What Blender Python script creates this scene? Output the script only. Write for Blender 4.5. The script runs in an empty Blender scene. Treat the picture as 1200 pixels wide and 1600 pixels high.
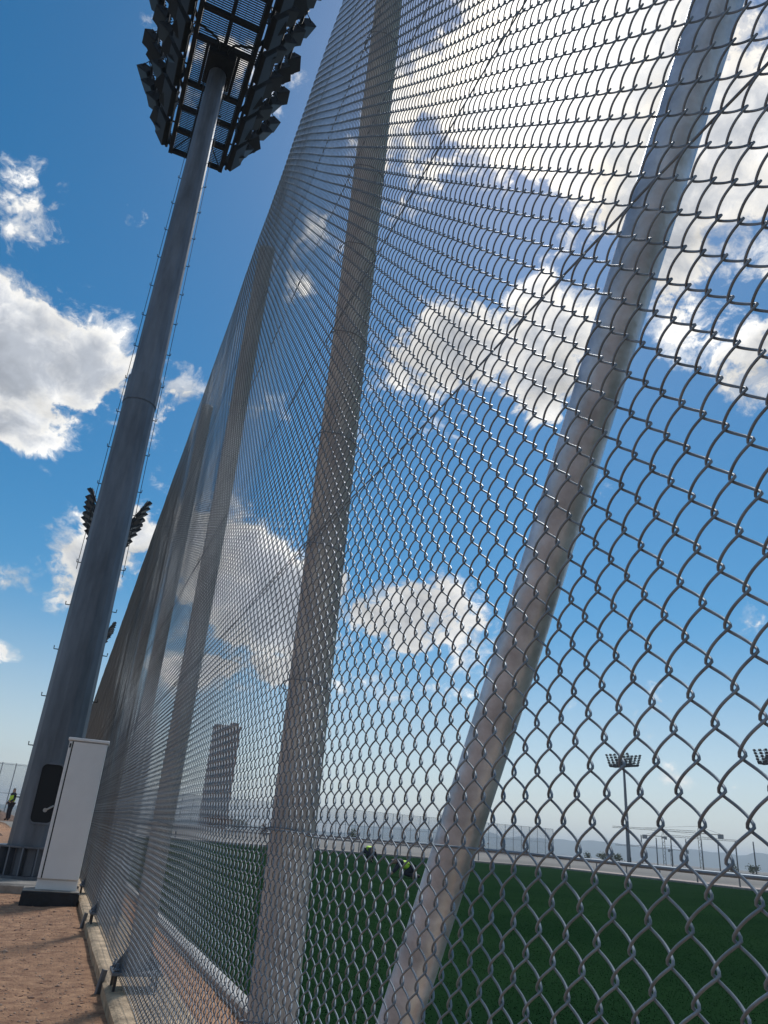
import bpy, bmesh, math, random
import numpy as np
from mathutils import Vector, Matrix, noise as mnoise

random.seed(7); rng = np.random.default_rng(11)
SC = bpy.context.scene
COL = SC.collection
R = math.radians

# ------------------------------------------------------------------ camera
EYE = 1.15
cam_d = bpy.data.cameras.new('camera')
cam = bpy.data.objects.new('camera', cam_d); COL.objects.link(cam)
rt = Vector((0.92093771, -0.38230503, 0.07560819))
dn = Vector((0.21928517, 0.34797138, -0.91149873))
fw = Vector((0.32216107, 0.8560133, 0.40429379))
cam.matrix_world = Matrix(((rt.x, -dn.x, -fw.x, 0.0), (rt.y, -dn.y, -fw.y, 0.0), (rt.z, -dn.z, -fw.z, EYE), (0, 0, 0, 1)))
cam_d.sensor_fit = 'VERTICAL'; cam_d.sensor_height = 24.0; cam_d.lens = 24.0 * 1155.0 / 1600.0
cam_d.clip_start = 0.05; cam_d.clip_end = 12000
SC.camera = cam

# ------------------------------------------------------------------ sun, sky
SUN_AZ, SUN_EL = 34.0, 55.0
def azel(az, el):
    a, e = R(az), R(el)
    return Vector((math.sin(a) * math.cos(e), math.cos(a) * math.cos(e), math.sin(e)))
SUN_DIR = azel(SUN_AZ, SUN_EL)
sun_d = bpy.data.lights.new('sun', 'SUN'); sun_d.energy = 2.6; sun_d.angle = R(9); sun_d.color = (1.0, 0.975, 0.935)
sun = bpy.data.objects.new('sun', sun_d); COL.objects.link(sun)
sun.rotation_euler = SUN_DIR.to_track_quat('Z', 'Y').to_euler()

W = bpy.data.worlds.new('World'); SC.world = W; W.use_nodes = True
wn = W.node_tree; N = wn.nodes; L = wn.links
for n in list(N): N.remove(n)
def nd(tree, typ, **kw):
    n = tree.nodes.new(typ)
    for k, v in kw.items(): setattr(n, k, v)
    return n
def math_n(op, a, b=None, c=None, clamp=False):
    n = nd(wn, 'ShaderNodeMath', operation=op, use_clamp=clamp)
    for i, v in enumerate((a, b, c)):
        if v is None: continue
        if isinstance(v, (int, float)): n.inputs[i].default_value = v
        else: L.new(v, n.inputs[i])
    return n.outputs[0]
def vec_n(op, a, b=None, out=0):
    n = nd(wn, 'ShaderNodeVectorMath', operation=op)
    for i, v in enumerate((a, b)):
        if v is None: continue
        if isinstance(v, (tuple, list, Vector)): n.inputs[i].default_value = tuple(v)
        else: L.new(v, n.inputs[i])
    return n.outputs[out]
def smooth(v, a, b):
    n = nd(wn, 'ShaderNodeMapRange', interpolation_type='SMOOTHSTEP')
    L.new(v, n.inputs[0]); n.inputs[1].default_value = a; n.inputs[2].default_value = b
    return n.outputs[0]
SEED = (2.7, 7.9, 6.1)
tc = nd(wn, 'ShaderNodeTexCoord')
DIRV = vec_n('NORMALIZE', tc.outputs['Generated'])
sky = nd(wn, 'ShaderNodeTexSky', sky_type='NISHITA')
sky.sun_disc = False; sky.sun_elevation = R(SUN_EL); sky.sun_rotation = R(SUN_AZ)
sky.altitude = 300; sky.air_density = 1.0; sky.dust_density = 0.35; sky.ozone_density = 2.0
hsv = nd(wn, 'ShaderNodeHueSaturation'); hsv.inputs['Hue'].default_value = 0.489; hsv.inputs['Value'].default_value = 0.76
sep0 = nd(wn, 'ShaderNodeSeparateXYZ'); L.new(DIRV, sep0.inputs[0])
satr = nd(wn, 'ShaderNodeMapRange', interpolation_type='SMOOTHSTEP'); L.new(sep0.outputs[2], satr.inputs[0])
satr.inputs[1].default_value = -0.02; satr.inputs[2].default_value = 0.29; satr.inputs[3].default_value = 0.55; satr.inputs[4].default_value = 1.44
L.new(satr.outputs[0], hsv.inputs['Saturation'])
L.new(sky.outputs[0], hsv.inputs['Color'])
# cloud field: fractal noise over the directions of the sky plus the banks that stand in it
sep = nd(wn, 'ShaderNodeSeparateXYZ'); L.new(DIRV, sep.inputs[0])
flat = vec_n('ADD', vec_n('MULTIPLY', DIRV, (1.0, 1.0, 1.25)), SEED)
def fbm(vec, scale, detail, rough, dist=0.0):
    n = nd(wn, 'ShaderNodeTexNoise'); n.inputs['Scale'].default_value = scale
    n.inputs['Detail'].default_value = detail; n.inputs['Roughness'].default_value = rough
    n.inputs['Distortion'].default_value = dist
    L.new(vec, n.inputs['Vector']); return n
warp = fbm(flat, 7.0, 4.0, 0.55)
wv = vec_n('SUBTRACT', warp.outputs['Color'], (0.5, 0.5, 0.5))
wv = vec_n('MULTIPLY', wv, (0.09, 0.09, 0.09))
P1 = vec_n('ADD', flat, wv)
n1 = fbm(P1, 6.5, 10.0, 0.60).outputs[0]
P2 = vec_n('ADD', P1, tuple(SUN_DIR * 0.045))
n2 = fbm(P2, 6.5, 6.0, 0.56).outputs[0]
BANKS = [  # azimuth, elevation, half width, half height (degrees), weight
    (-8.8, 29.8, 13.0, 4.9, .46), (-11.0, 25.0, 5.2, 1.9, .34), (-15.5, 39.4, 5.0, 2.6, .07), (0.4, 30.5, 1.8, 4.6, .26), (2.6, 27.5, 2.2, 1.3, .24), (1.6, 37.0, 1.2, 2.4, .22),
    (0.6, 16.6, 5.4, 4.0, .40), (-8.0, 14.6, 4.0, 1.4, .28), (9.6, 17.2, 7.0, 5.2, .44), (21.0, 15.4, 9.5, 4.2, .44), (15.2, 16.2, 5.5, 4.2, .50), (15.0, 10.6, 11.0, 1.8, .38), (-6.0, 9.5, 3.0, 1.0, .20),
    (39.0, 54.0, 12.5, 9.0, .58), (58.0, 48.0, 11.0, 9.0, .50), (60.0, 62.0, 14.0, 9.0, .45), (24.0, 48.5, 7.6, 4.4, .36), (26.4, 36.6, 8.0, 4.8, .48), (33.0, 36.0, 6.4, 5.2, .50),
    (46.0, 40.6, 3.6, 5.6, .43), (51.8, 32.3, 3.4, 3.4, .36), (17.0, 50.5, 1.7, 6.0, .30), (42.0, 5.5, 9.0, 1.3, .12)]
bank = None
for az, el, a, b, w in BANKS:
    c = azel(az, el); e1 = azel(az + 90, 0); e2 = c.cross(e1).normalized()
    u = vec_n('DOT_PRODUCT', DIRV, e1 / math.sin(R(a)), out=1); v = vec_n('DOT_PRODUCT', DIRV, e2 / math.sin(R(b)), out=1)
    r2 = math_n('MULTIPLY_ADD', u, u, math_n('MULTIPLY', v, v))
    h = math_n('MULTIPLY', math_n('SUBTRACT', 1.0, math_n('MULTIPLY', r2, 0.62), clamp=True), math_n('GREATER_THAN', vec_n('DOT_PRODUCT', DIRV, c, out=1), 0.0))
    h = math_n('MULTIPLY', h, w)
    bank = h if bank is None else math_n('MAXIMUM', bank, h)
# the open blue between the banks
c0 = azel(20, 32)
opening = smooth(vec_n('DOT_PRODUCT', DIRV, c0, out=1), math.cos(R(62)), math.cos(R(40)))
n1c = math_n('MULTIPLY_ADD', math_n('SUBTRACT', n1, 0.5), 1.65, 0.5)
nh = fbm(vec_n('ADD', P1, (3.1, 1.7, 5.3)), 21.0, 8.0, 0.62).outputs[0]
n1c = math_n('ADD', n1c, math_n('MULTIPLY', math_n('SUBTRACT', nh, 0.5), 0.42))
base = math_n('ADD', n1c, math_n('MULTIPLY', opening, -0.19))
Dn = math_n('ADD', base, bank)
nw = fbm(vec_n('ADD', P1, (8.3, 2.2, 1.1)), 13.0, 9.0, 0.72).outputs[0]
veil = math_n('MULTIPLY', smooth(math_n('ADD', Dn, math_n('MULTIPLY', math_n('SUBTRACT', nw, 0.5), 0.75)), 0.50, 0.70), 0.62)
mask = math_n('MAXIMUM', smooth(Dn, 0.555, 0.665), veil)
thick = smooth(Dn, 0.60, 0.95)
lit = math_n('MULTIPLY_ADD', math_n('SUBTRACT', n1, n2), 3.4, 0.5, clamp=True)
sd = math_n('MAXIMUM', vec_n('DOT_PRODUCT', DIRV, tuple(SUN_DIR), out=1), 0.0)
glow_w = math_n('POWER', sd, 36.0); glow_n = math_n('POWER', sd, 190.0)
val = math_n('SUBTRACT', 0.84, math_n('MULTIPLY', thick, 0.46))
val = math_n('MULTIPLY', val, math_n('MULTIPLY_ADD', lit, 0.75, 0.62))
val = math_n('ADD', val, math_n('MULTIPLY', glow_w, math_n('MULTIPLY_ADD', thick, -0.10, 0.38)))
val = math_n('ADD', val, math_n('MULTIPLY', glow_n, 1.1))
tint = nd(wn, 'ShaderNodeMix', data_type='RGBA'); L.new(thick, tint.inputs[0])
tint.inputs[6].default_value = (1.0, 0.972, 0.915, 1); tint.inputs[7].default_value = (0.90, 0.95, 1.04, 1)
ccol = nd(wn, 'ShaderNodeMix', data_type='RGBA', blend_type='MULTIPLY'); ccol.inputs[0].default_value = 1.0
L.new(tint.outputs[2], ccol.inputs[6])
SKY_K = 0.11
cv = math_n('MULTIPLY', val, 1.0 / SKY_K)
comb = nd(wn, 'ShaderNodeCombineXYZ')
for i in range(3): L.new(math_n('MULTIPLY', cv, math_n('MULTIPLY_ADD', glow_w, (.06, .0, -.10)[i], 1.0)), comb.inputs[i])
L.new(comb.outputs[0], ccol.inputs[7])
# clouds near the horizon fade into the pale air
fade = smooth(sep.outputs[2], 0.015, 0.13)
mask = math_n('MULTIPLY', mask, math_n('MULTIPLY_ADD', fade, 0.85, 0.10))
mixs = nd(wn, 'ShaderNodeMix', data_type='RGBA')
L.new(mask, mixs.inputs[0]); L.new(hsv.outputs[0], mixs.inputs[6]); L.new(ccol.outputs[2], mixs.inputs[7])
bg = nd(wn, 'ShaderNodeBackground'); bg.inputs[1].default_value = SKY_K
L.new(mixs.outputs[2], bg.inputs[0])
W.cycles.sampling_method = 'MANUAL'; W.cycles.sample_map_resolution = 1024
wo = nd(wn, 'ShaderNodeOutputWorld'); L.new(bg.outputs[0], wo.inputs[0])

SC.view_settings.view_transform = 'Standard'; SC.view_settings.look = 'None'
SC.view_settings.exposure = 0.18; SC.view_settings.gamma = 1.0; SC.view_settings.use_curve_mapping = False
SC.render.engine = 'CYCLES'
SC.cycles.max_bounces = 5; SC.cycles.diffuse_bounces = 3; SC.cycles.glossy_bounces = 3; SC.cycles.transparent_max_bounces = 12
SC.cycles.use_denoising = True; SC.cycles.sample_clamp_indirect = 3.0; SC.cycles.sample_clamp_direct = 12.0
SC.cycles.caustics_reflective = False; SC.cycles.caustics_refractive = False

# ------------------------------------------------------------------ materials
def mat(name, col, rough=0.6, metal=0.0, var=0.0, vscale=6.0, bump=0.0, bscale=40.0, col2=None, coord='Object', stretch=None, spec=0.5, detail=6.0, lo=0.35, hi=0.65):
    m = bpy.data.materials.new(name); m.use_nodes = True
    t = m.node_tree; p = t.nodes['Principled BSDF']
    p.inputs['Base Color'].default_value = (*col, 1); p.inputs['Roughness'].default_value = rough
    p.inputs['Metallic'].default_value = metal; p.inputs['Specular IOR Level'].default_value = spec
    if var > 0 or bump > 0:
        tcn = t.nodes.new('ShaderNodeTexCoord'); src = tcn.outputs[coord]
        if stretch:
            mp = t.nodes.new('ShaderNodeMapping'); mp.inputs['Scale'].default_value = stretch
            t.links.new(src, mp.inputs[0]); src = mp.outputs[0]
    if var > 0:
        nz = t.nodes.new('ShaderNodeTexNoise'); nz.inputs['Scale'].default_value = vscale; nz.inputs['Detail'].default_value = detail
        nz.inputs['Roughness'].default_value = 0.62
        t.links.new(src, nz.inputs['Vector'])
        cr = t.nodes.new('ShaderNodeValToRGB'); cr.color_ramp.elements[0].position = lo; cr.color_ramp.elements[1].position = hi
        c2 = col2 if col2 else tuple(min(1, c * (1 + var)) for c in col)
        c1 = col if col2 else tuple(c * (1 - var) for c in col)
        cr.color_ramp.elements[0].color = (*c1, 1); cr.color_ramp.elements[1].color = (*c2, 1)
        t.links.new(nz.outputs[0], cr.inputs[0]); t.links.new(cr.outputs[0], p.inputs['Base Color'])
        rm = t.nodes.new('ShaderNodeMapRange'); rm.inputs[3].default_value = max(0.05, rough - 0.10); rm.inputs[4].default_value = min(1, rough + 0.12)
        t.links.new(nz.outputs[0], rm.inputs[0]); t.links.new(rm.outputs[0], p.inputs['Roughness'])
    if bump > 0:
        nb = t.nodes.new('ShaderNodeTexNoise'); nb.inputs['Scale'].default_value = bscale; nb.inputs['Detail'].default_value = 5
        t.links.new(src, nb.inputs['Vector'])
        bp = t.nodes.new('ShaderNodeBump'); bp.inputs['Strength'].default_value = bump; bp.inputs['Distance'].default_value = 0.02
        t.links.new(nb.outputs[0], bp.inputs['Height']); t.links.new(bp.outputs[0], p.inputs['Normal'])
    return m
M = dict(
    wire=mat('galvanised_wire', (.235, .275, .315), .50, .5, .30, 14.0, spec=.5),
    post=mat('galvanised_post', (.68, .75, .87), .52, .15, .26, 11.0, .10, 70, stretch=(1, 1, .30), detail=9),
    brace=mat('galvanised_brace', (.60, .66, .75), .40, .5, .26, 12.0, .10, 60, detail=9),
    mast=mat('mast_steel', (.135, .15, .175), .48, .5, .34, 2.2, .05, 20, stretch=(1, 1, .22)),
    dark=mat('dark_steel', (.012, .014, .018), .6, .1, .3, 6, spec=.25),
    lens=mat('lamp_glass', (.010, .012, .016), .35, .0, spec=.15),
    black=mat('black_opening', (.006, .007, .009), .7),
    cab=mat('cabinet_paint', (.80, .785, .77), .42, 0, .035, 3.0, .02, 60),
    rubber=mat('black_gasket', (.012, .013, .016), .6),
    bitumen=mat('bitumen_paint', (.010, .012, .016), .55, 0, .5, 8, .6, 25),
    conc=mat('concrete', (.42, .31, .20), .9, 0, .38, 7, .9, 45, detail=10),
    concg=mat('grey_concrete', (.29, .265, .235), .85, 0, .28, 4, .4, 50),
    kerb=mat('white_kerb', (.40, .39, .37), .8, 0, .2, 7, .3, 60),
    track=mat('pink_paving', (.38, .30, .265), .85, 0, .12, .8, .1, 30),
    soil=mat('red_soil', (.19, .086, .044), .95, 0, 0.5, 7.0, 1.0, 45, col2=(.54, .31, .175), detail=14, lo=.3, hi=.7),
    soil2=mat('brown_soil', (.13, .075, .05), .95, 0, 0.4, 2.0, .8, 10),
    pebble=mat('pebble', (.25, .14, .10), .9, 0, .5, 9.0, col2=(.52, .38, .29)),
    turf=mat('turf', (.0078, .0250, .0108), 1.0, 0, .3, .30, .15, 60, col2=(.0125, .0350, .0142), spec=0.0, detail=12),
    blade=mat('grass_blade', (.0095, .0300, .0122), 1.0, 0, .3, .30, col2=(.0135, .040, .0145), spec=0.0, detail=12),
    plain=mat('far_plain', (.17, .155, .135), .95, 0, .3, .02),
    hill=mat('hill', (.10, .11, .09), .95, 0, .3, .004),
    rail=mat('rail_paint', (.16, .17, .18), .6, .3),
    leaf=mat('shrub_leaf', (.05, .075, .02), .7, 0, .4, 1.2, col2=(.10, .10, .03)),
    leafr=mat('dry_leaf', (.14, .06, .03), .8, 0, .4, 1.2, col2=(.20, .10, .05)),
    bark=mat('bark', (.09, .065, .045), .9),
    brick=mat('tower_facade', (.25, .145, .105), .85, 0, .2, .25, .2, 4),
    trim=mat('tower_trim', (.36, .27, .22), .85),
    pane=mat('window_pane', (.05, .06, .075), .15),
    crane=mat('crane_steel', (.11, .10, .085), .6),
    cweight=mat('counterweight', (.10, .10, .10), .8),
    skin=mat('skin', (.42, .26, .18), .6), vest=mat('hi_vis', (.55, .85, .06), .7), trous=mat('dark_trousers', (.018, .022, .032), .85),
    shirt=mat('dark_shirt', (.03, .035, .05), .85), hair=mat('dark_hair', (.012, .010, .009), .7), boot=mat('boot', (.02, .018, .016), .7), tape=mat('reflective_tape', (.7, .72, .72), .35, .3),
)
def net_material():
    m = bpy.data.materials.new('far_chain_link'); m.use_nodes = True; t = m.node_tree
    p = t.nodes['Principled BSDF']; p.inputs['Base Color'].default_value = (.50, .53, .56, 1); p.inputs['Roughness'].default_value = .6
    tr = t.nodes.new('ShaderNodeBsdfTransparent'); mx = t.nodes.new('ShaderNodeMixShader'); mx.inputs[0].default_value = .20
    t.links.new(tr.outputs[0], mx.inputs[1]); t.links.new(p.outputs[0], mx.inputs[2])
    t.links.new(mx.outputs[0], t.nodes['Material Output'].inputs[0]); return m
M['net'] = net_material()

# ------------------------------------------------------------------ helpers
class MB:
    def __init__(s): s.v = []; s.f = []; s.sm = []
    def add(s, vs, fs, smooth=False):
        o = len(s.v); s.v += [tuple(v) for v in vs]
        for f in fs: s.f.append(tuple(i + o for i in f)); s.sm.append(smooth)
        return s
    def box(s, x0, x1, y0, y1, z0, z1, bev=0.0, mtx=None):
        if bev <= 0:
            vs = [Vector((x, y, z)) for z in (z0, z1) for y in (y0, y1) for x in (x0, x1)]
            fs = [(0, 2, 3, 1), (4, 5, 7, 6), (0, 1, 5, 4), (2, 6, 7, 3), (0, 4, 6, 2), (1, 3, 7, 5)]
        else:
            b = bev; prof = [(x0 + b, y0), (x1 - b, y0), (x1, y0 + b), (x1, y1 - b), (x1 - b, y1), (x0 + b, y1), (x0, y1 - b), (x0, y0 + b)]
            cx, cy = (x0 + x1) / 2, (y0 + y1) / 2
            def ins(p): return (p[0] + math.copysign(min(b, abs(p[0] - cx)), cx - p[0]), p[1] + math.copysign(min(b, abs(p[1] - cy)), cy - p[1]))
            rings = [[(*ins(p), z0) for p in prof], [(*p, z0 + b) for p in prof], [(*p, z1 - b) for p in prof], [(*ins(p), z1) for p in prof]]
            vs = [Vector(v) for r in rings for v in r]; fs = []
            for k in range(3):
                for i in range(8): fs.append((k * 8 + i, k * 8 + (i + 1) % 8, k * 8 + 8 + (i + 1) % 8, k * 8 + 8 + i))
            fs.append(tuple(range(7, -1, -1))); fs.append(tuple(range(24, 32)))
        if mtx is not None: vs = [mtx @ v for v in vs]
        return s.add(vs, fs)
    def tube(s, pts, r, n=8, smooth=True, cap=True, closed=False):
        pts = [Vector(p) for p in pts]; rs = r if isinstance(r, (list, tuple)) else [r] * len(pts)
        rings = []; up = None
        for i, p in enumerate(pts):
            a = pts[max(0, i - 1)]; b = pts[min(len(pts) - 1, i + 1)]; t = (b - a).normalized()
            if up is None:
                up = Vector((0, 0, 1)) if abs(t.z) < .9 else Vector((0, 1, 0))
            x = t.cross(up)
            if x.length < 1e-4: x = t.cross(Vector((1, 0, 0)))
            x.normalize(); y = x.cross(t).normalized(); up = y
            rings.append([p + (x * math.cos(2 * math.pi * k / n) + y * math.sin(2 * math.pi * k / n)) * rs[i] for k in range(n)])
        vs = [v for rg in rings for v in rg]; fs = []
        for i in range(len(pts) - 1):
            for k in range(n): fs.append((i * n + k, i * n + (k + 1) % n, (i + 1) * n + (k + 1) % n, (i + 1) * n + k))
        s.add(vs, fs, smooth)
        if cap:
            o = len(s.v) - len(vs)
            s.f.append(tuple(o + k for k in range(n - 1, -1, -1))); s.sm.append(False)
            s.f.append(tuple(o + (len(pts) - 1) * n + k for k in range(n))); s.sm.append(False)
        return s
    def lathe(s, prof, n=24, c=(0, 0), smooth=True, cap=True):
        vs = [Vector((c[0] + r * math.cos(2 * math.pi * (k + .5) / n), c[1] + r * math.sin(2 * math.pi * (k + .5) / n), z)) for r, z in prof for k in range(n)]
        fs = [(i * n + k, i * n + (k + 1) % n, (i + 1) * n + (k + 1) % n, (i + 1) * n + k) for i in range(len(prof) - 1) for k in range(n)]
        s.add(vs, fs, smooth)
        if cap:
            o = len(s.v) - len(vs)
            s.f.append(tuple(o + k for k in range(n - 1, -1, -1))); s.sm.append(False)
            s.f.append(tuple(o + (len(prof) - 1) * n + k for k in range(n))); s.sm.append(False)
        return s
    def mesh(s, name, m):
        me = bpy.data.meshes.new(name); me.from_pydata([tuple(v) for v in s.v], [], s.f); me.materials.append(m)
        me.polygons.foreach_set('use_smooth', s.sm); me.update(); return me
    def build(s, name, m, parent=None, loc=(0, 0, 0)):
        return inst(name, s.mesh(name, m), parent, loc)
def inst(name, me, parent=None, loc=(0, 0, 0), rz=0.0):
    o = bpy.data.objects.new(name, me); COL.objects.link(o); o.location = loc; o.rotation_euler = (0, 0, rz)
    if parent: o.parent = parent
    return o
def np_mesh(name, verts, faces, m, smooth=False):
    me = bpy.data.meshes.new(name); nv = len(verts); nf, k = faces.shape
    me.vertices.add(nv); me.vertices.foreach_set('co', verts.astype(np.float32).ravel())
    me.loops.add(nf * k); me.loops.foreach_set('vertex_index', faces.astype(np.int32).ravel())
    me.polygons.add(nf); me.polygons.foreach_set('loop_start', np.arange(0, nf * k, k, dtype=np.int32))
    if smooth: me.polygons.foreach_set('use_smooth', np.ones(nf, bool))
    me.materials.append(m); me.update(calc_edges=True); me.validate(); return me
def tag(o, label=None, cat=None, group=None, kind=None):
    if label: o['label'] = label
    if cat: o['category'] = cat
    if group: o['group'] = group
    if kind: o['kind'] = kind
    return o
def empty(name, loc=(0, 0, 0), rz=0.0):
    o = bpy.data.objects.new(name, None); COL.objects.link(o); o.location = loc; o.rotation_euler = (0, 0, rz); o.empty_display_size = .2; return o
def copy_tree(o, parent=None):
    c = o.copy(); COL.objects.link(c); c.parent = parent
    for ch in list(o.children): copy_tree(ch, c)
    return c

# ------------------------------------------------------------------ ground
def grid(name, xs, ys, zf, m):
    X, Y = np.meshgrid(xs, ys); nx, ny = len(xs), len(ys)
    v = np.stack([X.ravel(), Y.ravel(), np.array([zf(x, y) for x, y in zip(X.ravel(), Y.ravel())])], 1)
    i = np.arange(nx * ny).reshape(ny, nx)
    f = np.stack([i[:-1, :-1].ravel(), i[:-1, 1:].ravel(), i[1:, 1:].ravel(), i[1:, :-1].ravel()], 1)
    return np_mesh(name, v, f, m, True)
tag(MB().box(-4600, 4600, -4600, 4600, -0.6, -0.06).build('ground', M['plain']), kind='structure')
def soil_z(x, y):
    p = Vector((x, y, 0)); k = min(1.0, max(0.0, (0.46 - x) / .3))
    return (mnoise.fractal(p * 1.3, 1.0, 2.0, 4) * .016 + mnoise.fractal(p * 7.0, 1.0, 2.0, 3) * .004) * max(k, .35) - 0.005 + .035 * (1 - k) * (.6 + .4 * mnoise.noise(Vector((x * 2, y * 1.5, 7))))
ys = np.concatenate([np.arange(-4, 4, .25), np.arange(4, 14, .055), np.arange(14, 30, .25), np.arange(30, 62, 1.0)])
xs = np.concatenate([np.arange(-7, -3, .5), np.arange(-3, -1.5, .2), np.arange(-1.5, .62, .05)])
tag(inst('soil_path', grid('soil_path', xs, ys, soil_z, M['soil'])), kind='structure')
# pebbles and clods on the soil
pv, pf = [], []
for k in range(15000):
    y = 4.5 + 10.5 * rng.random() ** 1.5; x = .50 - (2.4 + .12 * y) * rng.random()
    r = .0028 + .008 * rng.random() ** 4 + (.012 if rng.random() < .008 else 0)
    z = soil_z(x, y); a = rng.random() * 6.28; o = len(pv)
    for i in range(4):
        aa = a + i * 1.57; q = .7 + .6 * rng.random()
        pv.append((x + math.cos(aa) * r * q * 1.3, y + math.sin(aa) * r * q, z + r * .15))
    pv.append((x + r * .3 * (rng.random() - .5), y + r * .3 * (rng.random() - .5), z + r * (.7 + .5 * rng.random())))
    pv.append((x, y, z - r * .5))
    for i in range(4): pf += [(o + i, o + (i + 1) % 4, o + 4), (o + (i + 1) % 4, o + i, o + 5)]
tag(inst('pebbles', np_mesh('pebbles', np.array(pv), np.array(pf), M['pebble'])), 'small stones and clods strewn over the reddish soil path', 'stones', kind='stuff')

FX0, FX1, FY0, FY1 = 1.56, 40.5, -20.0, 60.0
def strip_z(x, y): return .005 + mnoise.fractal(Vector((x * 2, y * 2, 3)), 1.0, 2.0, 3) * .012
tag(inst('soil_strip', grid('soil_strip', np.arange(1.0, 1.52, .1), np.concatenate([np.arange(-4, 14, .2), np.arange(14, 62, 2.)]), strip_z, M['soil'])), kind='structure')
tag(MB().box(FX0, FX1, FY0, FY1, -.3, .012).build('grass_pitch', M['turf']), kind='structure')
n = 300000
u = rng.random(n); gy = 1.5 + 55 * u ** 2.3; gx = FX0 + rng.random(n) * (2.5 + gy * .95)
hgt = .005 + .008 * rng.random(n); a = rng.random(n) * 2 * np.pi; hgt *= np.clip(1.25 - gy / 45, .15, 1); w = .003 + .003 * rng.random(n) + gy * .0002
dx, dy = np.cos(a) * w, np.sin(a) * w; ln = (rng.random((n, 2)) - .5) * .03
gv = np.empty((n, 3, 3)); z0 = np.full(n, .010)
gv[:, 0] = np.stack([gx - dx, gy - dy, z0], 1); gv[:, 1] = np.stack([gx + dx, gy + dy, z0], 1)
gv[:, 2] = np.stack([gx + ln[:, 0], gy + ln[:, 1], z0 + hgt], 1)
tag(inst('grass', np_mesh('grass', gv.reshape(-1, 3), np.arange(n * 3).reshape(-1, 3), M['blade'])), 'short dark green grass of the pitch behind the mesh', 'grass', kind='stuff')
# paved strip round the pitch and its low kerb
tag(MB().box(FX1 + .16, FX1 + 7.5, -20, FY1 + 7.5, -.3, .03).box(FX0, FX1 + .16, FY1 + .16, FY1 + 7.5, -.3, .03).build('paved_strip', M['track']), kind='structure')
tag(MB().box(FX1, FX1 + .157, -20, FY1, -.3, .13, .015).box(FX0, FX1 + .157, FY1, FY1 + .157, -.3, .13, .015).build('pitch_kerb', M['concg']), kind='structure')
# white kerb stones between soil strip and grass
kb = empty('kerb_row', (1.49, 0, 0)); tag(kb, 'row of white kerb stones along the near edge of the grass pitch', 'kerb')
kst = MB().box(-.06, .06, -.492, .492, -.2, .075, .012).mesh('kerb_stone', M['kerb'])
for i in range(40):
    o = inst('kerb_stone', kst, kb, (random.uniform(-.004, .004), 1 + i * 1.0, random.uniform(-.006, .004)), random.uniform(-.004, .004))

# ------------------------------------------------------------------ the near fence
FD, PX = 0.65, 0.755               # mesh plane, post line
ZB, ZT = 0.10, 6.62
POST0, PSP = 2.62, 3.45
fence = empty('chain_link_fence', (FD, POST0, 0))
tag(fence, 'tall galvanised chain-link fence on steel posts running along the grass pitch', 'fence')
def fpart(name, me_or_mb, m=None, loc=(0, 0, 0), rz=0, parent=None):
    me = me_or_mb if m is None else me_or_mb.mesh(name, m)
    if parent is None: return inst(name, me, fence, (loc[0] - FD, loc[1] - POST0, loc[2]), rz)
    return inst(name, me, parent, loc, rz)
# foundation beam
beam_mb = MB()
nb = 120; vs = []
for i in range(nb):
    y = -4 + 88 * (i / (nb - 1)) ** 1.8; j = lambda s: mnoise.noise(Vector((y * 1.7, s, 1))) * .012
    vs += [(.585 + j(0), y, -.2), (.575 + j(0), y, .085 + j(1) * .6), (.600 + j(2), y, .10 + j(3) * .4), (1.02, y, .10 + j(4) * .4), (1.05 + j(5), y, .08), (1.05 + j(5), y, -.2)]
beam_mb.add(vs, [(i * 6 + k, i * 6 + k + 1, i * 6 + k + 7, i * 6 + k + 6) for i in range(nb - 1) for k in range(5)])
fpart('foundation_beam', beam_mb, M['conc'])
# posts
PR = .077
post_me = MB().lathe([(PR, .215), (PR, ZT - .03), (PR + .006, ZT - .03), (PR + .006, ZT), (PR * .6, ZT + .012)], 28).mesh('post', M['post'])
plate_me = MB().box(-.165, .165, -.13, .13, .190, .214, .004).mesh('base_plate', M['mast'])
gus_me = []
for sx in (-1, 1):
    gus = MB(); gus.add([(sx * PR * .97, -.006, .214), (sx * .15, -.006, .214), (sx * .15, -.006, .235), (sx * PR * .97, -.006, .345), (sx * PR * .97, .006, .214), (sx * .15, .006, .214), (sx * .15, .006, .235), (sx * PR * .97, .006, .345)],
            [(0, 1, 2, 3), (7, 6, 5, 4), (0, 4, 5, 1), (1, 5, 6, 2), (2, 6, 7, 3)])
    gus_me.append(gus.mesh('gusset', M['mast']))
bolt_me = MB().lathe([(.011, .08), (.011, .188), (.019, .188), (.019, .1895)], 8).lathe([(.019, .2145), (.019, .232), (.011, .232), (.011, .26)], 8).mesh('anchor_bolt', M['mast'])
stake_me = MB().box(-.016, .016, -.004, .004, -.14, .045, .002).box(-.016, -.010, .0041, .026, -.13, .045).mesh('tension_stake', M['mast'])
for i in range(-1, 24):
    y = POST0 + PSP * i
    p = fpart('post', post_me, loc=(PX, y, 0), rz=random.uniform(0, 6.28) if False else 0)
    inst('base_plate', plate_me, p); inst('gusset', gus_me[0], p); inst('gusset', gus_me[1], p)
    if -1 < i < 6:
        for bx in (-.135, .135):
            for by in (-.1, .1): inst('anchor_bolt', bolt_me, p, (bx, by, 0))
        s = inst('tension_stake', stake_me, p, (.575 - PX, .28, .12)); s.rotation_euler = (.12, .10, .35)
ring = [Vector(((PR + .0035) * math.cos(a) * 1.0 + (-.022 if math.cos(a) < -.6 else 0), (PR + .0035) * math.sin(a), .010 * math.sin(a * 2))) for a in np.linspace(0, 2 * math.pi, 25)]
tie_me = MB().tube(ring, .0022, 5, cap=False).mesh('tie_wire', M['wire'])
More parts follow.
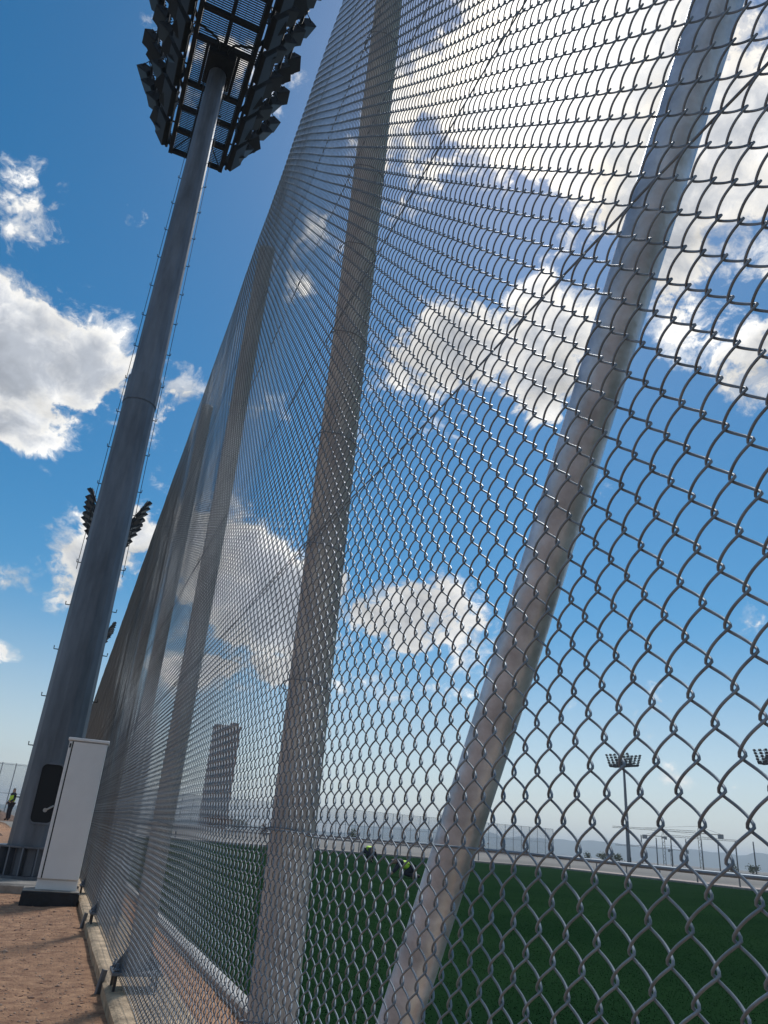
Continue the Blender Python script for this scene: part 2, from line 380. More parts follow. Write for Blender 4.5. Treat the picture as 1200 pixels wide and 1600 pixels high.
for p in [o for o in fence.children if o.name.startswith('post')][1:7]:
    for z in (.62, 1.155, 1.65, 2.15, 2.66, 3.17, 3.67, 4.17, 5.17, 6.10):
        t_ = inst('tie_wire', tie_me, p, (0, 0, z + random.uniform(-.02, .02)))
# diagonal brace in the panel nearest the camera
fpart('brace', MB().tube([(PX + .02, 2.30, .10), (PX + .02, 1.72, .79), (PX + .02, 1.23, 1.535), (PX + .02, .79, 2.24), (PX + .02, -.72, 4.62)], .0445, 24), M['brace'])
# tension wires and top wire
for z in (.16, 1.155, 2.15, 3.17, 4.17, 5.17, 6.10):
    pts = []
    for i in range(-8, 240):
        y = i * .345; sag = .012 * math.sin((y - POST0) / PSP * math.pi) ** 2 + .004 * math.sin(y * 3.1 + z)
        pts.append((FD + .0125 + .003 * math.sin(y * 5 + z * 3), y, z - sag))
    fpart('tension_wire', MB().tube(pts, .0025, 5), M['wire'])
# chain-link wires: each picket is a flattened spiral that hooks into its neighbours
WP, HP, WR = .0635, .0686, .00192
AMP, BOW = WP / 4 + .0042, .0064
def picket(name, turns, npt, ns, r):
    kk = .978; th = np.arange(turns * npt + 1) * (2 * np.pi / npt) + math.pi / 2
    z = HP * (th - math.pi / 2) / (2 * np.pi)
    y = AMP * np.arcsin(kk * np.sin(th)) / math.asin(kk); x = BOW * np.cos(th)
    c = np.stack([x, y, z], 1); t = np.gradient(c, axis=0); t /= np.linalg.norm(t, axis=1, keepdims=True)
    ref = np.tile(np.array([[1., 0, 0]]), (len(c), 1)); b1 = np.cross(t, ref); b1 /= np.linalg.norm(b1, axis=1, keepdims=True); b2 = np.cross(t, b1)
    ang = np.arange(ns) * 2 * np.pi / ns
    v = c[:, None, :] + r * (np.cos(ang)[None, :, None] * b1[:, None, :] + np.sin(ang)[None, :, None] * b2[:, None, :])
    i = np.arange(len(c) * ns).reshape(len(c), ns); j = np.roll(i, -1, 1)
    f = np.stack([i[:-1].ravel(), j[:-1].ravel(), j[1:].ravel(), i[1:].ravel()], 1)
    return np_mesh(name, v.reshape(-1, 3), f, M['wire'], True)
TURNS = 95
near_me = picket('mesh_wire', TURNS, 20, 6, WR); mid_me = picket('mesh_wire', TURNS, 8, 4, WR * 1.04); far_me = picket('mesh_wires', TURNS, 4, 3, WR * 1.22)
Y_FIRST, NW = 0.7609 - WP / 2 * 18 + WP / 4, 300
ZPH = 0.0393 + EYE - 15 * HP       # a knuckle height seen in the photograph, stepped down to the beam
def warp_x(y): return .005 * math.sin((y - POST0) * math.pi / PSP) * math.sin(y * 1.3) + .0025 * mnoise.noise(Vector((y * 2.3, 0, 0)))
def lean(y): return .0022 * mnoise.noise(Vector((y * .9, 4, 0)))
def lift(y): return .006 * mnoise.noise(Vector((y * 1.1, 8, 0)))
for i in range(NW):
    y = Y_FIRST + i * WP / 2
    o = fpart('mesh_wire', near_me if i < 85 else mid_me, loc=(FD + warp_x(y), y, ZPH + (HP / 2 if i % 2 else 0) + lift(y)))
    o.rotation_euler = (lean(y) + random.uniform(-.00008, .00008), lean(y + 40) * .8, random.uniform(-.04, .04))
# farther wires, past the 300 that show largest
ymax = POST0 + PSP * 23
pts = [(FD + warp_x(Y_FIRST + i * WP / 2), Y_FIRST + i * WP / 2, ZPH + (HP / 2 if i % 2 else 0)) for i in list(range(-45, 0)) + list(range(NW, int((ymax - Y_FIRST) / (WP / 2))))]
src_far = bpy.data.objects.new('mesh_wire_source', far_me)
pm = bpy.data.meshes.new('mesh_wires'); pm.from_pydata([(p[0] - FD, p[1] - POST0, p[2]) for p in pts], [], [])
rest = inst('mesh_wires', pm, fence); rest['kind'] = 'stuff'
ng = bpy.data.node_groups.new('wires', 'GeometryNodeTree')
ng.interface.new_socket('Geometry', in_out='INPUT', socket_type='NodeSocketGeometry'); ng.interface.new_socket('Geometry', in_out='OUTPUT', socket_type='NodeSocketGeometry')
gi = ng.nodes.new('NodeGroupInput'); go = ng.nodes.new('NodeGroupOutput'); oi = ng.nodes.new('GeometryNodeObjectInfo'); ip = ng.nodes.new('GeometryNodeInstanceOnPoints')
oi.inputs['Object'].default_value = src_far
ng.links.new(gi.outputs[0], ip.inputs['Points']); ng.links.new(oi.outputs['Geometry'], ip.inputs['Instance']); ng.links.new(ip.outputs[0], go.inputs[0])
rest.modifiers.new('wires', 'NODES').node_group = ng

# ------------------------------------------------------------------ floodlight masts
HZ = 20.1                      # platform height
def mast_r(z): return .445 + (.235 - .445) * z / HZ
def make_mast(detail=True):
    root = empty('floodlight_mast')
    pole = MB().lathe([(mast_r(.15), .15), (mast_r(5.0), 5.0), (mast_r(10.0), 10.0)], 16, smooth=False, cap=False)
    pole.lathe([(mast_r(10) + .02, 9.35), (mast_r(10) + .02, 10.0), (mast_r(10) - .01, 10.0)], 16, smooth=False, cap=False)
    pole.lathe([(mast_r(10) - .012, 9.9), (mast_r(15), 15), (mast_r(HZ), HZ + .1)], 16, smooth=False)
    pl = pole.build('pole', M['mast'], root)
    fl = MB().lathe([(.64, .13), (.64, .175), (.40, .175)], 32, smooth=False).lathe([(.585, .585), (.585, .61), (.45, .61)], 32, smooth=False, cap=False).lathe([(.45, .585), (.585, .585)], 32, smooth=False, cap=False)
    fo = fl.build('base_flange', M['mast'], root)
    g = MB().box(.455, .595, -.011, .011, .172, .588).mesh('gusset', M['mast'])
    for k in range(16): inst('gusset', g, fo, (0, 0, 0), k * math.pi / 8 + .1)
    # access opening towards the path
    dm = Matrix.Rotation(R(-1), 4, 'Z')
    rr = mast_r(1.5)
    fr = MB(); pan = MB()
    def rrect(w, h, c, zc, yy, nseg=5):
        out = []
        for cx, cz, a0 in ((w - c, h - c, 0), (-w + c, h - c, 90), (-w + c, -h + c, 180), (w - c, -h + c, 270)):
            for i in range(nseg + 1):
                a = R(a0 + 90 * i / nseg); out.append(dm @ Vector((cx + c * math.cos(a), yy, zc + cz + c * math.sin(a))))
        return out
    o1 = rrect(.20, .49, .10, 1.44, -rr - .030); i1 = rrect(.17, .46, .08, 1.44, -rr - .030); i2 = rrect(.17, .46, .08, 1.44, -rr + .06); o2 = rrect(.20, .49, .10, 1.44, -rr + .09)
    k = len(o1)
    fr.add(o2 + o1 + i1 + i2, [(b * k + i, b * k + (i + 1) % k, (b + 1) * k + (i + 1) % k, (b + 1) * k + i) for b in range(3) for i in range(k)])
    fr.build('door_frame', M['mast'], root)
    pan.add(rrect(.171, .461, .08, 1.44, -rr - .0065), [tuple(range(k))]).build('opening_shade_panel', M['black'], root)  # flat black panel: the shade inside the open hatch, put into its colour
    # climbing hooks and guard cable on both flanks
    for s in (-1, 1):
        for q in range(22):
            z = 1.35 + q * .86; r = mast_r(z)
            if s > 0 and q < 2: continue
            h = MB()
            h.tube([(s * (r - .02), 0, z), (s * (r + .07), 0, z), (s * (r + .073), 0, z + .06)], .010, 5)
            ho = h.build('step_hook', M['dark'], root)
        cb = MB()
        cb.tube([(s * (mast_r(z) + .045), -.03, z) for z in np.arange(5.5, HZ, 1.2)], .006, 4)
        cb.build('guard_cable', M['dark'], root)
    # platform: two edge beams, spine, cross members, grating
    Lh, Wh = 3.35, .78
    pf = MB()
    for s in (-1, 1):
        pf.box(s * Wh - .06, s * Wh + .06, -Lh, Lh, HZ, HZ + .20)
    for y in (-Lh + .06, -2.45, -1.62, -.72, .72, 1.62, 2.45, Lh - .06):
        pf.box(-Wh + .061, Wh - .061, y - .05, y + .05, HZ + .02, HZ + .16)
    pf.box(-.05, .05, -Lh + .112, -.773, HZ + .03, HZ + .15)
    for y0, y1 in ((-.669, .669),):
        for x in (-.42, .42): pf.box(x - .04, x + .04, y0, y1, HZ + .03, HZ + .15)
    for y0, y1 in ((.771, 1.569), (1.671, 2.399), (2.501, 3.239)):
        pf.box(-.30, -.26, y0, y1, HZ + .05, HZ + .14); pf.box(.26, .30, y0, y1, HZ + .05, HZ + .14)
    for y0, y1 in ((2.5, 3.23),):
        for s in (-1, 1): pf.tube([(s * .30, y0, HZ + .10), (s * .71, y1, HZ + .10)], .018, 5)
    pf.build('platform_frame', M['dark'], root)
    MB().box(-.37, .37, -.60, .42, HZ - .10, HZ + .34, .02).build('junction_box', M['dark'], root)
    gr = MB()
    for y in np.arange(-Lh + .1, Lh - .08, .062): gr.box(-Wh + .062, Wh - .062, y - .011, y + .011, HZ + .165, HZ + .19)
    for x in np.arange(-.70, .71, .2): gr.box(x - .004, x + .004, -Lh + .12, Lh - .12, HZ + .191, HZ + .197)
    g_o = gr.build('grating', M['dark'], root); g_o['kind'] = 'stuff'
    for s in (-1, 1):
        cd = MB(); cd.tube([(s * .12, -.62, HZ + .04), (s * .13, -.80, HZ - .04), (s * .22, -1.0, HZ - .06), (s * .40, -1.08, HZ - .05), (s * .74, -1.12, HZ + .02)], .032, 8)
        cd.build('conduit', M['dark'], root)
    # leaning lamp racks
    TIER = [(.94 + .23 * k, HZ + .22 + .52 * k) for k in range(5)]
    for s in (-1, 1):
        rk = MB()
        for x, z in TIER: rk.tube([(s * x, -Lh, z), (s * x, Lh, z)], .045, 6)
        for y in (-Lh + .1, -1.1, 1.1, Lh - .1):
            rk.tube([(s * .76, y, HZ + .12), (s * (TIER[-1][0] + .1), y, TIER[-1][1] + .25)], .05, 6)
            rk.tube([(s * .76, y, HZ + .12), (s * .76, y, HZ + 1.25)], .03, 6)
            rk.tube([(s * .76, y, HZ + 1.22), (s * TIER[2][0], y, TIER[2][1])], .03, 6)
        for z in (.65, 1.22): rk.tube([(s * .76, -Lh + .1, HZ + z), (s * .76, Lh - .1, HZ + z)], .022, 6)
        rk.build('lamp_rack', M['dark'], root)
        gme = MB().box(-.27, .27, -.46, .46, -.09, .09, .015).mesh('gear_box', M['dark'])
        for q in range(6):
            for t in range(1):
                o = inst('gear_box', gme, root, (s * (1.14 + .56 * t), -2.75 + q * 1.1 + .2 * t, HZ + .30 + .95 * t)); o.rotation_euler = (0, -s * R(58), 0)
    body = MB()
    body.add([(-.22, -.12, -.20), (.22, -.12, -.20), (.22, -.12, .20), (-.22, -.12, .20), (-.25, .07, -.24), (.25, .07, -.24), (.25, .07, .24), (-.25, .07, .24)],
             [(3, 2, 1, 0), (4, 5, 6, 7), (0, 1, 5, 4), (1, 2, 6, 5), (2, 3, 7, 6), (3, 0, 4, 7)])
    for x in np.linspace(-.2, .2, 6): body.box(x - .012, x + .012, -.20, -.121, -.19, .19)
    body.tube([(.315, .0, 0), (.315, -.26, 0), (-.315, -.26, 0), (-.315, .0, 0)], .018, 5)
    body.box(-.31, -.292, -.03, .03, -.05, .05); body.box(.292, .31, -.03, .03, -.05, .05)
    bme = body.mesh('floodlight', M['dark']); lme = MB().box(-.225, .225, .071, .078, -.215, .215).mesh('lens', M['lens'])
    for s in (-1, 1):
        for ti, (x, z) in enumerate(TIER):
            for q in range(6):
                y = -3.0 + q * 1.2
                o = inst('floodlight', bme, root, (s * (x + .18), y + random.uniform(-.04, .04), z + .10))
                aim = Vector((s * math.cos(R(50)), random.uniform(-.30, .30), -math.sin(R(50)) + random.uniform(-.12, .10))).normalized()
                o.rotation_euler = aim.to_track_quat('Y', 'Z').to_euler()
                inst('lens', lme, o)
    return root
mast = make_mast()
MX, MY = -.17, 15.0
mast.location = (MX, MY, 0); mast.rotation_euler = (0, -.0065, R(1.5))
tag(mast, 'tall grey steel floodlight mast nearest, rising behind the white cabinet', 'floodlight mast', 'floodlight masts')
for loc, rz, lab in [((-.55, 56.0, 0), 2, 'floodlight mast second in the near row, lamps showing either side of the nearest mast'),
                     ((-.15, 96, 0), 0, 'farthest floodlight mast of the near row, lamps just showing beside the big mast'),
                     ((114.4, 139.8, 0), 8, 'distant floodlight mast across the pitch, left of the tower cranes'),
                     ((124.6, 108.3, 0), 8, 'distant floodlight mast across the pitch at the right edge of the view')]:
    c = copy_tree(mast); c.location = (loc[0], loc[1], -.18); c.rotation_euler.z = R(rz); c['label'] = lab
tag(MB().box(-1.35, .42, 13.55, 16.3, -.3, .13, .03).build('mast_footing', M['concg']), 'grey concrete footing under the nearest floodlight mast', 'footing')

# ------------------------------------------------------------------ cabinet on its plinth
pl = empty('plinth', (.22, 12.28, 0)); tag(pl, 'concrete plinth with black painted sides under the white cabinet', 'plinth')
MB().box(-.385, .345, -.33, .36, -.15, .172, .01).build('painted_block', M['bitumen'], pl)
MB().box(-.378, .338, -.322, .352, .1725, .186, .004).build('concrete_top', M['concg'], pl)
cb = empty('electrical_cabinet', (.25, 12.10, .186), R(-3)); tag(cb, 'tall white electrical cabinet standing on a black concrete plinth', 'cabinet')
MB().box(-.265, .265, .02, .40, .125, 1.94, .006).build('body', M['cab'], cb)
MB().box(-.262, .262, .03, .395, 0.0, .1235, .004).build('base_skirt', M['cab'], cb)
MB().box(-.285, .285, -.03, .42, 1.941, 1.985, .008).build('roof', M['cab'], cb)
d_o = MB().box(-.205, .262, -.012, .0185, .135, 1.932, .006).build('door', M['cab'], cb)
MB().box(-.262, -.222, -.012, .0185, .135, 1.932, .005).build('frame_strip', M['cab'], cb)
MB().box(-.2215, -.2055, -.002, .0185, .14, 1.928).build('gasket', M['rubber'], cb)
MB().box(-.255, -.232, -.020, -.0125, 1.84, 1.90, .003).build('hinge', M['rubber'], cb)
MB().tube([(-.27, -.02, 1.05), (-.37, -.03, .98)], .012, 8).tube([(-.37, -.035, .985), (-.37, -.01, .985)], .028, 10).build('handle', M['kerb'], cb)

# ------------------------------------------------------------------ far fences
def far_fence(name, p0, p1, hgt, sp, label, rails=(.0, .5, 1.0), net=True, pr=.075):
    p0, p1 = Vector(p0), Vector(p1); d = p1 - p0; ln = d.length; k = int(round(ln / sp)); a = math.atan2(d.y, d.x)
    root = empty(name, p0, a); tag(root, label, 'fence')
    pm = MB().lathe([(pr, -.2), (pr, hgt)], 8).mesh('post', M['rail'])
    for i in range(k + 1): inst('post', pm, root, (ln * i / k, 0, 0))
    rm = MB().tube([(0, 0, 0), (ln, 0, 0)], .035, 6).mesh('rail', M['rail'])
    for r in rails: inst('rail', rm, root, (0, -.11, .1 + r * (hgt - .15)))
    if net: MB().box(0, ln, -.171, -.165, .1, hgt - .05).build('mesh_panel', M['net'], root)
    return root
far_fence('far_fence', (14, 186, 0), (127, 186, 0), 7.4, 2.5, 'distant tall mesh fence with many posts across the far end of the pitch', rails=(0, .52, 1))
far_fence('side_fence', (-46, 140, 0), (-1.2, 140, 0), 8.0, 2.05, 'distant tall post and rail mesh fence left of the big mast behind the worker', rails=(0, .42, .97))
pole_me = MB().lathe([(.13, -.3), (.13, 6.6)], 8).mesh('bare_post', M['rail'])
ordn = ['first', 'second', 'third', 'fourth', 'fifth', 'sixth', 'seventh', 'eighth', 'ninth']
for i, (az, dist) in enumerate(((40.15, 192), (41.1, 189), (42.02, 186), (42.95, 182), (43.9, 179), (44.9, 176), (45.95, 172), (47.0, 169), (48.0, 166))):
    o = inst('bare_post', pole_me, None, (math.sin(R(az)) * dist, math.cos(R(az)) * dist, 0)); o.scale.z = 1.0 if i < 1 else .93
    tag(o, f'{ordn[i]} bare steel post from the left in the row of posts before the blue hills', 'post', 'bare posts before the hills')
# rail round the pitch
rl = empty('perimeter_rail', (FX1 + 5.0, 20, 0)); tag(rl, 'low grey barrier rail on short posts round the far sides of the pitch', 'barrier')
MB().box(-.07, .07, -42, 47.0, .80, .93, .02).build('rail', M['rail'], rl); MB().box(-44.2, .07, 47.003, 47.14, .80, .93, .02).build('rail', M['rail'], rl)
pst = MB().box(-.04, .04, -.04, .04, -.1, .799).mesh('rail_post', M['rail'])
for y in np.arange(-40, 47, 4.0): inst('rail_post', pst, rl, (0, y, 0))
for x in np.arange(-40, 0, 4.0): inst('rail_post', pst, rl, (x, 47.07, 0))

# ------------------------------------------------------------------ earth berm and mounds at the left
def mound(name, cx, cy, rx, ry, h, m, seed, n=36, flat=.6):
    vs = []; fs = []; rings = 9
    for i in range(rings + 1):
        t = i / rings
        for k in range(n):
            a = 2 * math.pi * k / n; q = 1 + .18 * mnoise.noise(Vector((math.cos(a) * 1.6, math.sin(a) * 1.6, seed)))
            hh = h * (1 - max(0, (t - flat) / (1 - flat)) ** 1.4 if t > flat else 1) + .12 * h * mnoise.noise(Vector((math.cos(a) * t * 4, math.sin(a) * t * 4, seed + 5)))
            vs.append((math.cos(a) * rx * t * q, math.sin(a) * ry * t * q, hh if i < rings else -.2))
    for i in range(rings):
        for k in range(n): fs.append((i * n + k, i * n + (k + 1) % n, (i + 1) * n + (k + 1) % n, (i + 1) * n + k))
    mb = MB(); mb.add(vs, fs, True); return mb.build(name, m, None, (cx, cy, 0))
tag(mound('earth_berm', -9, 53, 7.6, 6, .50, M['soil'], 1, flat=.82), kind='structure')
tag(mound('earth_heap', -12, 96, 8.5, 5, 2.1, M['soil2'], 4, flat=.1), 'brown heap of earth before the distant fence at the far left', 'earth heap')
tag(mound('dark_heap', -4.6, 41, 2.6, 1.5, .42, M['soil2'], 9, flat=.25), 'low dark heap of soil in front of the standing worker', 'earth heap')

# ------------------------------------------------------------------ shrubs
def shrub(loc, rad, h, m, label, seed, nleaf=420):
    root = empty('shrub', loc); tag(root, label, 'shrub', 'shrubs far beyond the pitch')
    r2 = np.random.default_rng(seed); st = MB()
    for k in range(5):
        a = r2.random() * 6.28; q = rad * .5 * r2.random()
        st.tube([(0, 0, -.1), (math.cos(a) * q * .4, math.sin(a) * q * .4, h * .35), (math.cos(a) * q, math.sin(a) * q, h * .8)], [.06, .04, .015], 5)
    st.build('stem', M['bark'], root)
    cl = r2.normal(size=(9, 3)); cl /= np.linalg.norm(cl, axis=1, keepdims=True); cl *= .55 * r2.random((9, 1)) ** .4
    v = np.empty((nleaf, 4, 3))
    for i in range(nleaf):
        c = cl[r2.integers(9)] + r2.normal(size=3) * .23; c = np.array([c[0] * rad, c[1] * rad, h * .58 + c[2] * h * .55])
        c[2] = max(c[2], .06); t = r2.normal(size=3); t /= np.linalg.norm(t); b = np.cross(t, r2.normal(size=3)); b /= np.linalg.norm(b); s = (.09 + .10 * r2.random()) * rad * .8
        v[i] = [c - t * s, c - b * s * .5, c + t * s, c + b * s * .5]
    inst('crown', np_mesh('crown', v.reshape(-1, 3), np.arange(nleaf * 4).reshape(-1, 4), m), root)
    return root
shrub((53.5, 145, 0), 1.5, 2.6, M['leaf'], 'olive green shrub before the far fence just left of the leaning brace', 3)
shrub((41.5, 150, 0), 1.6, 2.3, M['leaf'], 'olive shrub right of the nearest full post, beyond the pitch', 4)
shrub((36.5, 146, 0), 1.1, 2.4, M['leafr'], 'reddish brown shrub right of the nearest full post, beyond the pitch', 5)
shrub((83.5, 150, 0), 2.0, 1.9, M['leafr'], 'reddish shrub before the far fence just right of the leaning brace', 6)
shrub((34.5, 180, 0), 3.4, 3.2, M['leafr'], 'rust coloured bush at the foot of the brown tower block', 8)
shrub((42.5, 196, 0), 3.0, 3.6, M['leaf'], 'green bush at the foot of the brown tower block', 9)
shrub((-7.2, 88, 0), 2.6, 1.5, M['leaf'], 'low green hedge bush behind the standing worker at the far left', 10)
for i, (az, d) in enumerate(((36.6, 215), (37.6, 220), (38.6, 210), (45.6, 200), (46.8, 205))):
    shrub((math.sin(R(az)) * d, math.cos(R(az)) * d, 0), 1.6 + .3 * (i % 3), 2.4, M['leaf'], ['small dark tree just right of the far fence end', 'middle one of three small dark trees between far fence and mast', 'small dark tree just left of the distant mast', 'dark bush at the skyline under the tower cranes', 'rightmost dark bush at the skyline near the right edge'][i], 20 + i, 260)

# ------------------------------------------------------------------ tower block
tb = empty('tower_block', (55.4, 300, 0), R(-6)); tag(tb, 'narrow brown tower block seen through the mesh between fence posts', 'building')
MB().box(-5.0, 5.0, 0, 11, -.3, 36.6).build('wall', M['brick'], tb)
rf = MB().box(-5.3, 5.3, -.3, 11.3, 36.61, 37.4, .1).build('roof', M['trim'], tb)
MB().box(1.2, 4.4, 3, 7, 37.41, 39.0, .1).build('stair_head', M['brick'], rf)
wme = MB().box(-1.0, 1.0, -.09, .0, -.85, .85).mesh('window', M['trim']); pme = MB().box(-.86, .86, -.11, -.0905, -.72, .72).mesh('pane', M['pane'])
for fl in range(11):
    for x in (-3.2, 0, 3.2):
        w_o = inst('window', wme, tb, (x, -.003, 3.4 + fl * 3.05)); inst('pane', pme, w_o)
    MB().box(-5.06, 5.06, -.06, -.004, 1.45 + fl * 3.05, 1.65 + fl * 3.05).build('string_course', M['trim'], tb)

# ------------------------------------------------------------------ tower cranes
def crane(az, dist, h, jib, cj, head, label, ang):
    root = empty('tower_crane', (math.sin(R(az)) * dist, math.cos(R(az)) * dist, 0), R(ang)); tag(root, label, 'crane', 'tower cranes on the skyline')
    ma = MB(); w = .75; t = .16
    for sx in (-1, 1):
        for sy in (-1, 1): ma.tube([(sx * w, sy * w, -.5), (sx * w, sy * w, h)], t, 4)
    z = 0.0; k = 0
    while z < h - 1.8:
        for sy in (-1, 1): ma.tube([((-1) ** k * w, sy * w, z), (-(-1) ** k * w, sy * w, z + 1.8)], t * .6, 4)
        for sx in (-1, 1): ma.tube([(sx * w, (-1) ** k * w, z), (sx * w, -(-1) ** k * w, z + 1.8)], t * .6, 4)
        z += 1.8; k += 1
    ma.build('mast', M['crane'], root)
    MB().box(-1.1, 1.1, -1.1, 1.1, h + .01, h + 1.2).build('slewing_ring', M['crane'], root)
    MB().box(1.0, 2.3, -1.9, -.4, h - .6, h + 1.1, .1).build('cab', M['cweight'], root)
    hd = MB()
    for sx in (-1, 1): hd.tube([(sx * .8, 0, h + 1.2), (0, 0, h + head)], .16, 4)
    hd.build('tower_head', M['crane'], root)
    jb = MB()
    for y, zz in ((-.6, 0), (.6, 0), (0, 1.1)): jb.tube([(1.2, y, h + 1.3 + zz), (jib, y * .6, h + 1.3 + zz * .7)], .11, 4)
    q = 1.2; k = 0
    while q < jib - 2:
        jb.tube([(q, -.5, h + 1.3), (q + 1, 0, h + 2.3), (q + 2, .5, h + 1.3)], .07, 4); q += 2
    jb.build('jib', M['crane'], root)
    c2 = MB()
    for y in (-.7, .7): c2.tube([(-1.2, y, h + 1.2), (-cj, y, h + 1.2)], .2, 4)
    c2.box(-cj, -1.2, -.7, .7, h + 1.25, h + 1.4); c2.build('counter_jib', M['crane'], root)
    MB().box(-cj, -cj + 3.2, -.9, .9, h - .9, h + 1.5, .15).build('counterweight', M['cweight'], root)
    tw = MB(); tw.tube([(0, 0, h + head), (jib * .62, 0, h + 2.3)], .07, 4); tw.tube([(0, 0, h + head), (-cj + 1, 0, h + 1.4)], .07, 4); tw.build('tie_bar', M['crane'], root)
crane(41.55, 560, 15.8, 46, 13, 5.2, 'left one of the two taller tower cranes on the skyline', -44)
crane(43.80, 520, 17.8, 50, 13.5, 5.2, 'tallest tower crane on the skyline with its counterweight to the right', 136)
crane(42.0, 640, 9.6, 40, 12, 4.0, 'lowest tower crane on the skyline, between the two taller ones', 137)

# ------------------------------------------------------------------ hills
def hills(name, dist, a0, a1, hfun, depth, m):
    n = 160; vs = []; fs = []
    for i in range(n + 1):
        a = R(a0 + (a1 - a0) * i / n); h = hfun(math.degrees(a))
        for k, (dd, hh) in enumerate(((-depth, -.5), (-depth * .45, .42), (0, 1.0), (depth * .6, .6), (depth * 1.3, -.5))):
            rr = dist + dd + 60 * mnoise.noise(Vector((a * 30, k, 2))); hz = h * hh * (1 + .18 * mnoise.noise(Vector((a * 60, k * 3, 7)))) if hh > 0 else -5
            vs.append((math.sin(a) * rr, math.cos(a) * rr, hz))
    for i in range(n):
        for k in range(4): fs.append((i * 5 + k, i * 5 + k + 1, i * 5 + 5 + k + 1, i * 5 + 5 + k))
    mb = MB(); mb.add(vs, fs, True); return tag(mb.build(name, m), kind='structure')
def hf(a): return 46 + 17 * mnoise.noise(Vector((a * .20, 3.3, 0))) + 9 * mnoise.noise(Vector((a * .62, 1.3, 0)))
hills('hills', 3000, 20, 100, hf, 300, M['hill'])
hills('low_hills', 2300, -70, 33, lambda a: 12 + 6 * mnoise.noise(Vector((a * .25, 9, 0))), 250, M['hill'])

# ------------------------------------------------------------------ people
def skin_mesh(name, verts, edges, radii, m, root=0, sub=2):
    me = bpy.data.meshes.new(name); me.from_pydata([tuple(v) for v in verts], edges, [])
    o = bpy.data.objects.new(name, me); COL.objects.link(o)
    o.modifiers.new('s', 'SKIN'); sv = me.skin_vertices[0].data
    for i, r in enumerate(radii):
        sv[i].radius = (r, r) if isinstance(r, (int, float)) else r; sv[i].use_root = (i == root)
    su = o.modifiers.new('u', 'SUBSURF'); su.levels = sub; su.render_levels = sub
    dg = bpy.context.evaluated_depsgraph_get(); em = bpy.data.meshes.new_from_object(o.evaluated_get(dg))
    em.materials.clear(); em.materials.append(m); em.polygons.foreach_set('use_smooth', [True] * len(em.polygons))
    bpy.data.objects.remove(o); em.name = name; return em
def person(loc, rz, J, label, cap=True):
    """J: joint positions; one continuous body, with clothing over it"""
    root = empty('person', loc, rz); tag(root, label, 'person', 'workers in hi-vis vests')
    names = ['pelvis', 'belly', 'chest', 'neck', 'head', 'crown', 'shl', 'ell', 'wrl', 'hdl', 'shr', 'elr', 'wrr', 'hdr', 'hpl', 'knl', 'anl', 'tol', 'hpr', 'knr', 'anr', 'tor']
    ix = {k: i for i, k in enumerate(names)}; V = [J[k] for k in names]
    E_ = [('pelvis', 'belly'), ('belly', 'chest'), ('chest', 'neck'), ('neck', 'head'), ('head', 'crown'), ('chest', 'shl'), ('shl', 'ell'), ('ell', 'wrl'), ('wrl', 'hdl'), ('chest', 'shr'), ('shr', 'elr'), ('elr', 'wrr'), ('wrr', 'hdr'),
          ('pelvis', 'hpl'), ('hpl', 'knl'), ('knl', 'anl'), ('anl', 'tol'), ('pelvis', 'hpr'), ('hpr', 'knr'), ('knr', 'anr'), ('anr', 'tor')]
    rad = dict(pelvis=.13, belly=.12, chest=.14, neck=.055, head=.095, crown=.075, shl=.065, ell=.045, wrl=.032, hdl=.04, shr=.065, elr=.045, wrr=.032, hdr=.04, hpl=.095, knl=.065, anl=.045, tol=.035, hpr=.095, knr=.065, anr=.045, tor=.035)
    inst('body', skin_mesh('body', V, [(ix[a], ix[b]) for a, b in E_], [rad[k] for k in names], M['skin']), root)
    def garment(nm, keys, edges, grow, m):
        k2 = {k: i for i, k in enumerate(keys)}
        inst(nm, skin_mesh(nm, [J[k] for k in keys], [(k2[a], k2[b]) for a, b in edges], [rad[k] + grow for k in keys], m), root)
    garment('trousers', ['pelvis', 'hpl', 'knl', 'anl', 'hpr', 'knr', 'anr'], [('pelvis', 'hpl'), ('hpl', 'knl'), ('knl', 'anl'), ('pelvis', 'hpr'), ('hpr', 'knr'), ('knr', 'anr')], .022, M['trous'])
    garment('shirt', ['chest', 'shl', 'ell', 'wrl', 'shr', 'elr', 'wrr'], [('chest', 'shl'), ('shl', 'ell'), ('ell', 'wrl'), ('chest', 'shr'), ('shr', 'elr'), ('elr', 'wrr')], .014, M['shirt'])
    garment('vest', ['pelvis', 'belly', 'chest', 'shl', 'shr'], [('pelvis', 'belly'), ('belly', 'chest'), ('chest', 'shl'), ('chest', 'shr')], .040, M['vest'])
    for a, b, nm in (('anl', 'tol', 'boot'), ('anr', 'tor', 'boot')):
        inst(nm, skin_mesh(nm, [J[a], J[b]], [(0, 1)], [.058, .05], M['boot'], sub=1), root)
    hd, cr = Vector(J['head']), Vector(J['crown']); ax = (cr - hd).normalized()
    inst('hair', skin_mesh('hair', [hd + ax * .045, cr + ax * .03], [(0, 1)], [.108, .07], M['hair']), root)
    return root
stand = dict(pelvis=(0, 0, .95), belly=(0, .01, 1.12), chest=(0, 0, 1.34), neck=(0, 0, 1.50), head=(0, .02, 1.62), crown=(0, .02, 1.72), shl=(-.19, 0, 1.42), ell=(-.25, .02, 1.14), wrl=(-.14, .20, 1.02), hdl=(-.06, .26, 1.02),
             shr=(.19, 0, 1.42), elr=(.26, .01, 1.14), wrr=(.27, .12, .92), hdr=(.27, .15, .84), hpl=(-.10, 0, .88), knl=(-.12, .03, .49), anl=(-.13, -.01, .09), tol=(-.15, .15, .045), hpr=(.10, 0, .88), knr=(.12, .02, .49), anr=(.14, -.02, .09), tor=(.17, .14, .045))
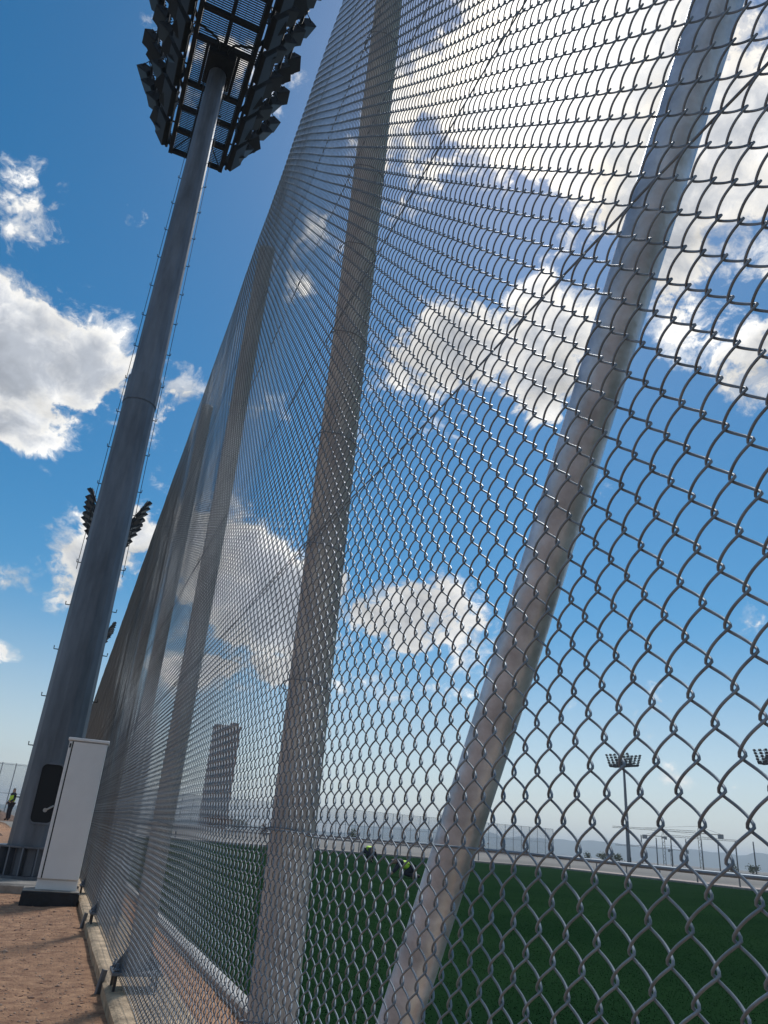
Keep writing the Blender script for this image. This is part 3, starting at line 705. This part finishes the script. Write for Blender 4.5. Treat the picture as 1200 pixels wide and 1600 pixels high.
kneel = dict(pelvis=(0, -.28, .40), belly=(0, -.12, .50), chest=(0, .10, .60), neck=(0, .24, .62), head=(0, .35, .62), crown=(0, .44, .60), shl=(-.18, .14, .58), ell=(-.22, .26, .34), wrl=(-.18, .40, .13), hdl=(-.17, .46, .05),
             shr=(.18, .14, .58), elr=(.24, .24, .34), wrr=(.18, .36, .13), hdr=(.16, .43, .05), hpl=(-.11, -.26, .36), knl=(-.14, -.02, .10), anl=(-.13, -.44, .08), tol=(-.13, -.58, .05), hpr=(.11, -.26, .36), knr=(.14, -.04, .10), anr=(.13, -.46, .08), tor=(.13, -.60, .05))
stoop = dict(pelvis=(0, -.22, .60), belly=(0, -.06, .68), chest=(0, .16, .66), neck=(0, .29, .60), head=(0, .38, .54), crown=(0, .45, .48), shl=(-.18, .18, .60), ell=(-.22, .30, .38), wrl=(-.16, .36, .18), hdl=(-.14, .38, .09),
             shr=(.18, .18, .60), elr=(.22, .30, .38), wrr=(.16, .36, .18), hdr=(.14, .38, .09), hpl=(-.12, -.20, .55), knl=(-.20, .16, .36), anl=(-.17, -.06, .08), tol=(-.19, .10, .045), hpr=(.12, -.20, .55), knr=(.20, .14, .36), anr=(.17, -.10, .08), tor=(.19, .06, .045))
person((-2.36, 50.5, .52), R(120), stand, 'worker in yellow-green hi-vis vest standing at the far left edge')
person((15.9, 40.2, .012), R(200), stoop, 'worker in hi-vis vest stooping near the far end of the pitch')
kneel = {k: (v[0], v[1], .035 + v[2] * .72) for k, v in kneel.items()}
person((11.6, 26.0, .012), R(75), kneel, 'worker in hi-vis vest kneeling on the grass just left of the brace')

# ------------------------------------------------------------------ air
hz = MB().box(-4700, 4700, -4700, 4700, -1.7, 90).build('haze', bpy.data.materials.new('haze')); tag(hz, 'thin blue haze over the plain', 'haze', kind='stuff')
hm = hz.data.materials[0]; hm.use_nodes = True; ht = hm.node_tree
for n_ in list(ht.nodes):
    if n_.type != 'OUTPUT_MATERIAL': ht.nodes.remove(n_)
pv_ = ht.nodes.new('ShaderNodeVolumePrincipled'); pv_.inputs['Color'].default_value = (.72, .86, 1.0, 1); pv_.inputs['Density'].default_value = .00034; pv_.inputs['Anisotropy'].default_value = .2
ht.links.new(pv_.outputs[0], ht.nodes['Material Output'].inputs['Volume'])
